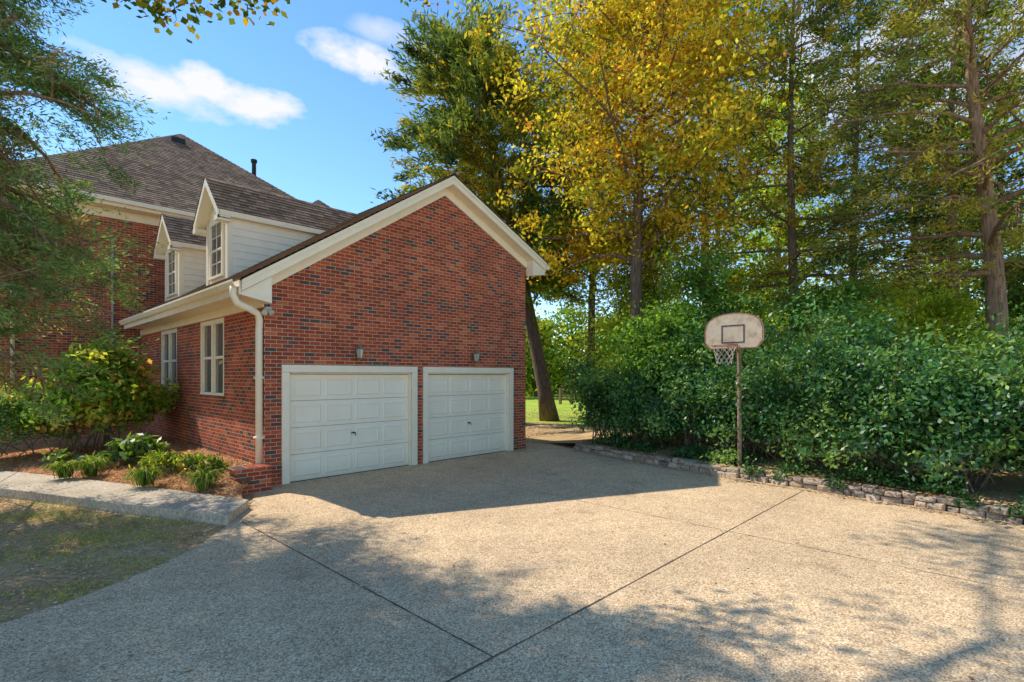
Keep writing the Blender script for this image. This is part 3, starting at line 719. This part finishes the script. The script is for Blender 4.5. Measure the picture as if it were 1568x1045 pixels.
def dormer(v0, v1):
    vm = (v0+v1)/2; F = .3; EZ = 5.75; RG = 6.68; o = .16
    FO = .02
    ur_e = LU+(EZ-LZ)/kl+.1; ur_r = LU+(RG-LZ)/kl
    roof((FO, v0-o, EZ), (ur_e, v0-o, EZ), (ur_r, vm, RG), (FO, vm, RG), .14)
    roof((ur_e, v1+o, EZ), (FO, v1+o, EZ), (FO, vm, RG), (ur_r, vm, RG), .14)
    sd = MB(); zb = rz(F)-.02; st = .17
    for v, sgn in ((v0, -1), (v1, 1)):
        zz = zb
        while zz < EZ-.02:
            z1 = min(zz+st, EZ-.02); ua, ub = LU+(zz-LZ)/kl+.05, LU+(z1-LZ)/kl+.05
            pr = sgn*.026
            pts = [(F+.02,v+pr,zz),(max(ua,F+.05),v+pr,zz),(ub,v+sgn*.004,z1),(F+.02,v+sgn*.004,z1)]
            sd.face(pts if sgn < 0 else pts[::-1])
            lip = [(F+.02,v,zz),(max(ua,F+.05),v,zz),(max(ua,F+.05),v+pr,zz),(F+.02,v+pr,zz)]
            sd.face(lip); zz = z1
    sd.face([(F,v1,zb-.1),(F,v0,zb-.1),(F,v0,EZ),(F,vm,RG-.12),(F,v1,EZ)])
    sd.obj('dormer_siding', SIDING, house)
    t = MB()
    t.box((F-.03,v0-.028,zb-.1),(F+.09,v0-.001,EZ-.1)); t.box((F-.03,v0,zb-.1),(F-.002,v0+.13,EZ-.02)); t.box((F-.03,v1-.13,zb-.1),(F-.002,v1,EZ-.02)); t.box((F-.03,v1+.001,zb-.1),(F+.09,v1+.028,EZ-.1))
    for s in (-1, 1):
        ve = vm+s*(vm-v0+o)
        P = [(ve,EZ-.02),(vm,RG-.02),(vm,RG-.20),(ve,EZ-.20)]
        if s > 0: P = P[::-1]
        t.prism_x(P, FO+.01, FO+.045)
        P = [(ve,EZ-.17),(vm,RG-.17),(vm,RG-.19),(ve,EZ-.19)]
        t.prism_x(P, FO+.046, F-.002)
        y = v0-o if s < 0 else v1+o
        t.box((FO+.05, y-.015, EZ-.13),(ur_e-.1, y+.015, EZ-.01))
        yy = (v0-o+.017, v0-.03) if s < 0 else (v1+.03, v1+o-.017)
        t.box((FO+.05, yy[0], EZ-.12),(ur_e-.15, yy[1], EZ-.105))
        t.box((FO-.005, min(y, y-s*.22), EZ-.24),(F-.004, max(y, y-s*.22), EZ-.13))
    a, b, z0, z1 = v0+.36, v1-.36, 4.40, 5.62
    t.box((F-.05,a-.08,z0),(F-.003,a,z1)); t.box((F-.05,b,z0),(F-.003,b+.08,z1)); t.box((F-.052,a-.08,z1+.001),(F-.003,b+.08,z1+.1)); t.box((F-.08,a-.1,z0-.06),(F-.003,b+.1,z0-.002))
    zm = (z0+z1)/2; t.box((F-.04,a,zm-.025),(F-.012,b,zm+.025)); t.box((F-.03,(a+b)/2-.01,z0),(F-.012,(a+b)/2+.01,z1))
    for q2 in (z0+(zm-z0)/2, zm+(zm-z0)/2): t.box((F-.028,a,q2-.01),(F-.013,b,q2+.01))
    t.box((F-.03,a,z0),(F-.012,a+.04,z1)); t.box((F-.03,b-.04,z0),(F-.012,b,z1))
    t.obj('dormer_trim', CREAM, house, bevel=.004)
    g = MB(); g.box((F-.010,a,z0),(F-.004,b,z1)); g.obj('dormer_window_glass', GLASS, house)
dormer(2.87, 4.37); dormer(6.8, 8.3)
mb.obj('shingle_roof', SHING, house)
mb = MB(); mb.tube([(4.87,14.1,10.6),(4.87,14.1,11.45)], .09, 10); mb.tube([(4.87,14.1,11.4),(4.87,14.1,11.52)], .13, 10); mb.box((1.9,14.7,11.55),(2.4,15.05,11.8)); mb.obj('roof_vents', DARK, house)

mb = MB(); gl = MB()
for a, b, z0, z1 in (W1, W2):
    x0, x1 = .02, .075
    mb.box((x0-.015,a,z0),(x1,a+.09,z1)); mb.box((x0-.015,b-.09,z0),(x1,b,z1)); mb.box((x0-.017,a+.001,z1-.10),(x1,b-.001,z1-.001)); mb.box((x0-.03,a+.001,z0+.001),(x1,b-.001,z0+.06))
    m = (a+b)/2; mb.box((x0-.013,m-.06,z0),(x1,m+.06,z1)); zm = (z0+z1)/2
    for c, d in ((a+.09,m-.06),(m+.06,b-.09)):
        mb.box((x0+.012,c,zm-.03),(x1,d,zm+.03)); mb.box((x0+.02,c,z0+.06),(x1,c+.04,z1-.1)); mb.box((x0+.02,d-.04,z0+.06),(x1,d,z1-.1))
    gl.box((x1-.012,a+.02,z0+.02),(x1+.004,b-.02,z1-.02))
mb.obj('window_frames', CREAM, house, bevel=.003); gl.obj('window_panes', GLASS, house)

for dz, (a, b, _, top) in (('left', D1), ('right', D2)):
    a += .02; b -= .02
    m = MB(); V0 = .11
    sec = 4; cols = 4; z0 = .012; H = 2.09; sh = (H-z0)/sec
    for i in range(sec):
        za = z0+i*sh; zb = za+sh-.008
        m.box((a, V0, za), (b, V0+.04, zb))
        w = (b-a-.10)/cols
        for j in range(cols):
            xa = a+.05+j*w+.045; xb = a+.05+(j+1)*w-.045; ya = za+.075; yb = zb-.075
            o_, i_ = [(xa,ya),(xb,ya),(xb,yb),(xa,yb)], [(xa+.03,ya+.03),(xb-.03,ya+.03),(xb-.03,yb-.03),(xa+.03,yb-.03)]
            k_ = [(xa+.06,ya+.055),(xb-.06,ya+.055),(xb-.06,yb-.055),(xa+.06,yb-.055)]
            for e in range(4):
                f = (e+1)%4
                m.face([(o_[e][0],V0-.001,o_[e][1]),(o_[f][0],V0-.001,o_[f][1]),(i_[f][0],V0-.016,i_[f][1]),(i_[e][0],V0-.016,i_[e][1])])
                m.face([(i_[e][0],V0-.016,i_[e][1]),(i_[f][0],V0-.016,i_[f][1]),(k_[f][0],V0-.006,k_[f][1]),(k_[e][0],V0-.006,k_[e][1])])
            m.face([(p[0],V0-.006,p[1]) for p in k_])
    m.obj('garage_door', DOORP, house)
    h = MB(); c = (a+b)/2; h.tube([(c,V0-.002,.86),(c,V0-.05,.86)], .018, 8); h.tube([(c-.07,V0-.05,.86),(c+.02,V0-.05,.86),(c+.03,V0-.05,.80)], .011, 6); h.obj('door_handle', DARK, house)
    h = MB(); h.box((a, .09, -.003), (b, .15, .011)); h.obj('weather_strip', DARK, house)

LG = simple('lantern_glass', (.55,.52,.42), .15, .05, 5, .8)
for k, u in enumerate((1.87, 5.12)):
    L_ = empty('wall_lantern'); m = MB(); g = MB(); zc = 2.52; y = -.13
    m.tube([(u,-.003,zc+.02),(u,-.02,zc+.02)], .055, 12); m.tube([(u,-.02,zc+.03),(u,-.08,zc-.02),(u,y,zc-.13)], .011, 6)
    m.tube([(u,y,zc-.13),(u,y,zc-.10)], [.03,.065], 6); m.tube([(u,y,zc+.09),(u,y,zc+.12),(u,y,zc+.18)], [.10,.07,.012], 6); m.tube([(u,y,zc+.18),(u,y,zc+.21)], [.015,.008], 6)
    for j in range(6):
        an = j*math.pi/3; m.tube([(u+.06*math.cos(an),y+.06*math.sin(an),zc-.10),(u+.09*math.cos(an),y+.09*math.sin(an),zc+.09)], .006, 4)
    g.tube([(u,y,zc-.095),(u,y,zc+.085)], [.054,.083], 6)
    m.obj('frame', BRONZE, L_); g.obj('glass', LG, L_)
fl = empty('flood_light'); m = MB(); m.box((-.02,-.12,3.26),(.08,-.05,3.31)); m.tube([(.03,-.10,3.27),(.06,-.19,3.20)], [.03,.055], 10); m.tube([(.0,-.10,3.27),(-.06,-.17,3.19)], [.03,.055], 10); m.obj('lamp_heads', simple('lamp_white', (.6,.57,.5), .4), fl)

# ---------------------------------------------------------------- basketball goal
bg = empty('basketball_goal'); bu, bv = 7.24, -5.84
m = MB(); m.tube([(bu+.02,bv,.1),(bu,bv,1.5),(bu-.02,bv,2.95)], .042, 10); m.tube([(bu-.02,bv,2.55),(bu-.27,bv-.12,2.72)], .018, 6); m.tube([(bu-.02,bv,2.9),(bu-.27,bv-.12,3.05)], .018, 6); m.tube([(bu-.02,bv,2.55),(bu-.27,bv+.12,2.72)], .018, 6); m.tube([(bu-.02,bv,2.9),(bu-.27,bv+.12,3.05)], .018, 6)
m.obj('pole', mat_bark('rusty_pole', (.16,.10,.07), (.46,.34,.26)), bg)
def fan(s=1.):
    hw = .585*s; P = [(-hw*.80,-.36*s),(hw*.80,-.36*s),(hw,-.22*s),(hw*1.0,.02*s)]
    for k in range(1, 12):
        a = k/12*math.pi; P.append((hw*math.cos(a)*.98, .02*s+.34*s*math.sin(a)**.75))
    P += [(-hw,.02*s),(-hw,-.22*s)]; return P
bx = bu-.34; bz = 2.96
def plate(P, x0, x1, name, mat):
    m = MB(); m.prism_x([(bv-y, bz+z) for y, z in P], x0, x1); o = m.obj(name, mat, bg)
    return o
plate(fan(1.), bx, bx+.03, 'backboard', N('backboard_paint').bsdf((.45,.36,.28), .7))
BRD = N('weathered_board'); pp = BRD.pos(); f_ = BRD.noise(pp, 5, 6, .7)
BRD = BRD.bsdf(BRD.ramp(f_, [(.3,(.34,.25,.17)),(.5,(.60,.48,.34)),(.7,(.68,.57,.43))]), .7, f_, .3, .01)
plate(fan(.955), bx-.006, bx-.001, 'board_face', BRD)
RED = simple('faded_red_paint', (.42,.14,.09), .6, .3, 8)
m = MB(); o_, i_ = fan(.99), fan(.955)
for k in range(len(o_)):
    j = (k+1)%len(o_); m.face([(bx-.009,bv-o_[k][0],bz+o_[k][1]),(bx-.009,bv-o_[j][0],bz+o_[j][1]),(bx-.009,bv-i_[j][0],bz+i_[j][1]),(bx-.009,bv-i_[k][0],bz+i_[k][1])])
m.obj('border_stripe', RED, bg)
m = MB()
for a, b, c, d in ((-.23,.23,.09,.115),(-.23,.23,-.25,-.225),(-.23,-.205,-.224,.089),(.205,.23,-.224,.089)): m.box((bx-.011,bv+a,bz+c),(bx-.0065,bv+b,bz+d))
m.obj('target_square', simple('dark_blue_paint', (.06,.06,.07), .6), bg)
m = MB(); rc = (bx-.44, bv, bz-.32); R = .23
ring = [(rc[0]+R*math.cos(a), rc[1]+R*math.sin(a), rc[2]) for a in [2*math.pi*k/28 for k in range(29)]]
m.tube(ring, .010, 6, False); m.tube([(bx,bv-.08,rc[2]),(rc[0]+R*.95,bv-.06,rc[2])], .012, 6); m.tube([(bx,bv+.08,rc[2]),(rc[0]+R*.95,bv+.06,rc[2])], .012, 6); m.box((bx-.03,bv-.1,rc[2]-.06),(bx-.012,bv+.1,rc[2]+.05))
m.obj('rim', simple('rusty_orange', (.36,.14,.08), .6), bg)
m = MB(); nn_ = 10
for k in range(nn_):
    for s in (-1, 1):
        pts = []
        for q in range(6):
            a = 2*math.pi*(k+s*q*.5)/nn_; r_ = R*(1-.42*(q/5)**.7); pts.append((rc[0]+r_*math.cos(a), rc[1]+r_*math.sin(a), rc[2]-.36*q/5))
        m.tube(pts, .0035, 3, False)
m.obj('net', simple('net_cord', (.55,.5,.44), .8), bg)

fe = empty('rail_fence'); m = MB()
A = Vector((*site(858, 38), 0)); B = Vector((*site(912, 37), 0))
for k in range(4):
    p = A.lerp(B, k/3); m.box((p.x-.08,p.y-.08,-.05),(p.x+.08,p.y+.08,1.15))
for z in (.35,.72,1.05): m.tube([A+Vector((0,0,z)), B+Vector((0,0,z-.05))], .06, 6)
m.tube([A+Vector((0,0,1.1)), A.lerp(B,.333)+Vector((0,0,.05))], .05, 6)
m.obj('rails', simple('weathered_wood', (.26,.17,.11), .9), fe)

# ---------------------------------------------------------------- LIGHT
sd = Vector((-.26, .815, 1.)).normalized()
lamp = bpy.data.lights.new('sun', 'SUN'); lamp.energy = 5.0; lamp.angle = math.radians(.53); lamp.color = (1., .93, .80)
so = bpy.data.objects.new('sun', lamp); S.collection.objects.link(so); so.rotation_euler = (-sd).to_track_quat('-Z', 'Y').to_euler()
w = bpy.data.worlds.new('World'); S.world = w; w.use_nodes = True
nt = w.node_tree; nt.nodes.clear()
def wn(ty, **kw):
    x = nt.nodes.new(ty)
    for k, v in kw.items(): setattr(x, k, v)
    return x
sky = wn('ShaderNodeTexSky', sky_type='NISHITA'); sky.sun_disc = False
sky.sun_elevation = math.asin(sd.z); sky.sun_rotation = math.atan2(sd.x, sd.y)
sky.air_density = 1.0; sky.dust_density = 0.; sky.ozone_density = 1.5
bg_ = wn('ShaderNodeBackground'); bg_.inputs[1].default_value = .15
out = wn('ShaderNodeOutputWorld')
tc = wn('ShaderNodeTexCoord')
def wm(op, a, b=None, clamp=False):
    x = wn('ShaderNodeMath', operation=op, use_clamp=clamp)
    for i, q in enumerate((a, b)):
        if q is None: continue
        if isinstance(q, (int, float)): x.inputs[i].default_value = q
        else: nt.links.new(q, x.inputs[i])
    return x.outputs[0]
def wdot(vec):
    x = wn('ShaderNodeVectorMath', operation='DOT_PRODUCT'); nt.links.new(tc.outputs['Generated'], x.inputs[0]); x.inputs[1].default_value = vec; return x.outputs['Value']
nz = wn('ShaderNodeTexNoise'); nz.inputs['Scale'].default_value = 10; nz.inputs['Detail'].default_value = 6; nz.inputs['Roughness'].default_value = .57
mp = wn('ShaderNodeMapping'); mp.inputs['Scale'].default_value = (1, 1, 2.0); nt.links.new(tc.outputs['Generated'], mp.inputs[0]); nt.links.new(mp.outputs[0], nz.inputs['Vector'])
def cdir(px, py):
    X, Z = (px-784)/800, (576-py)/800
    return Vector((X*UX+UY, -X*UY+UX, Z)).normalized()
tot = None
for px, py, a, b, st in ((475,66,.075,.023,1.),(310,130,.085,.027,1.),(150,100,.09,.027,.8),(505,20,.05,.015,.4),(1330,110,.3,.09,.7)):
    D = cdir(px, py); Rr = Vector((D.y, -D.x, -.12)).normalized(); Uu = Rr.cross(D).normalized()
    e = wm('ADD', wm('POWER', wm('ABSOLUTE', wm('DIVIDE', wdot(Rr), a)), 2.), wm('POWER', wm('ABSOLUTE', wm('DIVIDE', wdot(Uu), b)), 2.))
    front = wm('GREATER_THAN', wdot(D), 0.)
    m_ = wm('SUBTRACT', 1.4, e); m_ = wm('MAXIMUM', m_, -2.)
    m_ = wm('ADD', m_, wm('MULTIPLY', wm('SUBTRACT', nz.outputs['Fac'], .5), 6.))
    m_ = wm('MULTIPLY', wm('MULTIPLY', wm('MULTIPLY', m_, .7), st, True), front)
    tot = m_ if tot is None else wm('MAXIMUM', tot, m_)
hs = wn('ShaderNodeHueSaturation'); hs.inputs['Saturation'].default_value = 1.2; hs.inputs['Value'].default_value = 1.6; nt.links.new(sky.outputs[0], hs.inputs['Color'])
mx = wn('ShaderNodeMix', data_type='RGBA'); nt.links.new(tot, mx.inputs[0]); nt.links.new(hs.outputs[0], mx.inputs[6]); mx.inputs[7].default_value = (6.4, 6.5, 6.7, 1)
nt.links.new(mx.outputs[2], bg_.inputs[0]); nt.links.new(bg_.outputs[0], out.inputs[0])

# ---------------------------------------------------------------- CAMERA
cam = bpy.data.cameras.new('camera'); co = bpy.data.objects.new('camera', cam); S.collection.objects.link(co)
cam.sensor_width = 36; cam.lens = 800/1568*36; cam.shift_y = 53.5/1568; cam.clip_end = 1000; cam.clip_start = .05
co.location = (CU, CV, CH); co.rotation_euler = (math.radians(90), 0, math.atan2(UX, UY)-math.pi/2)
S.camera = co
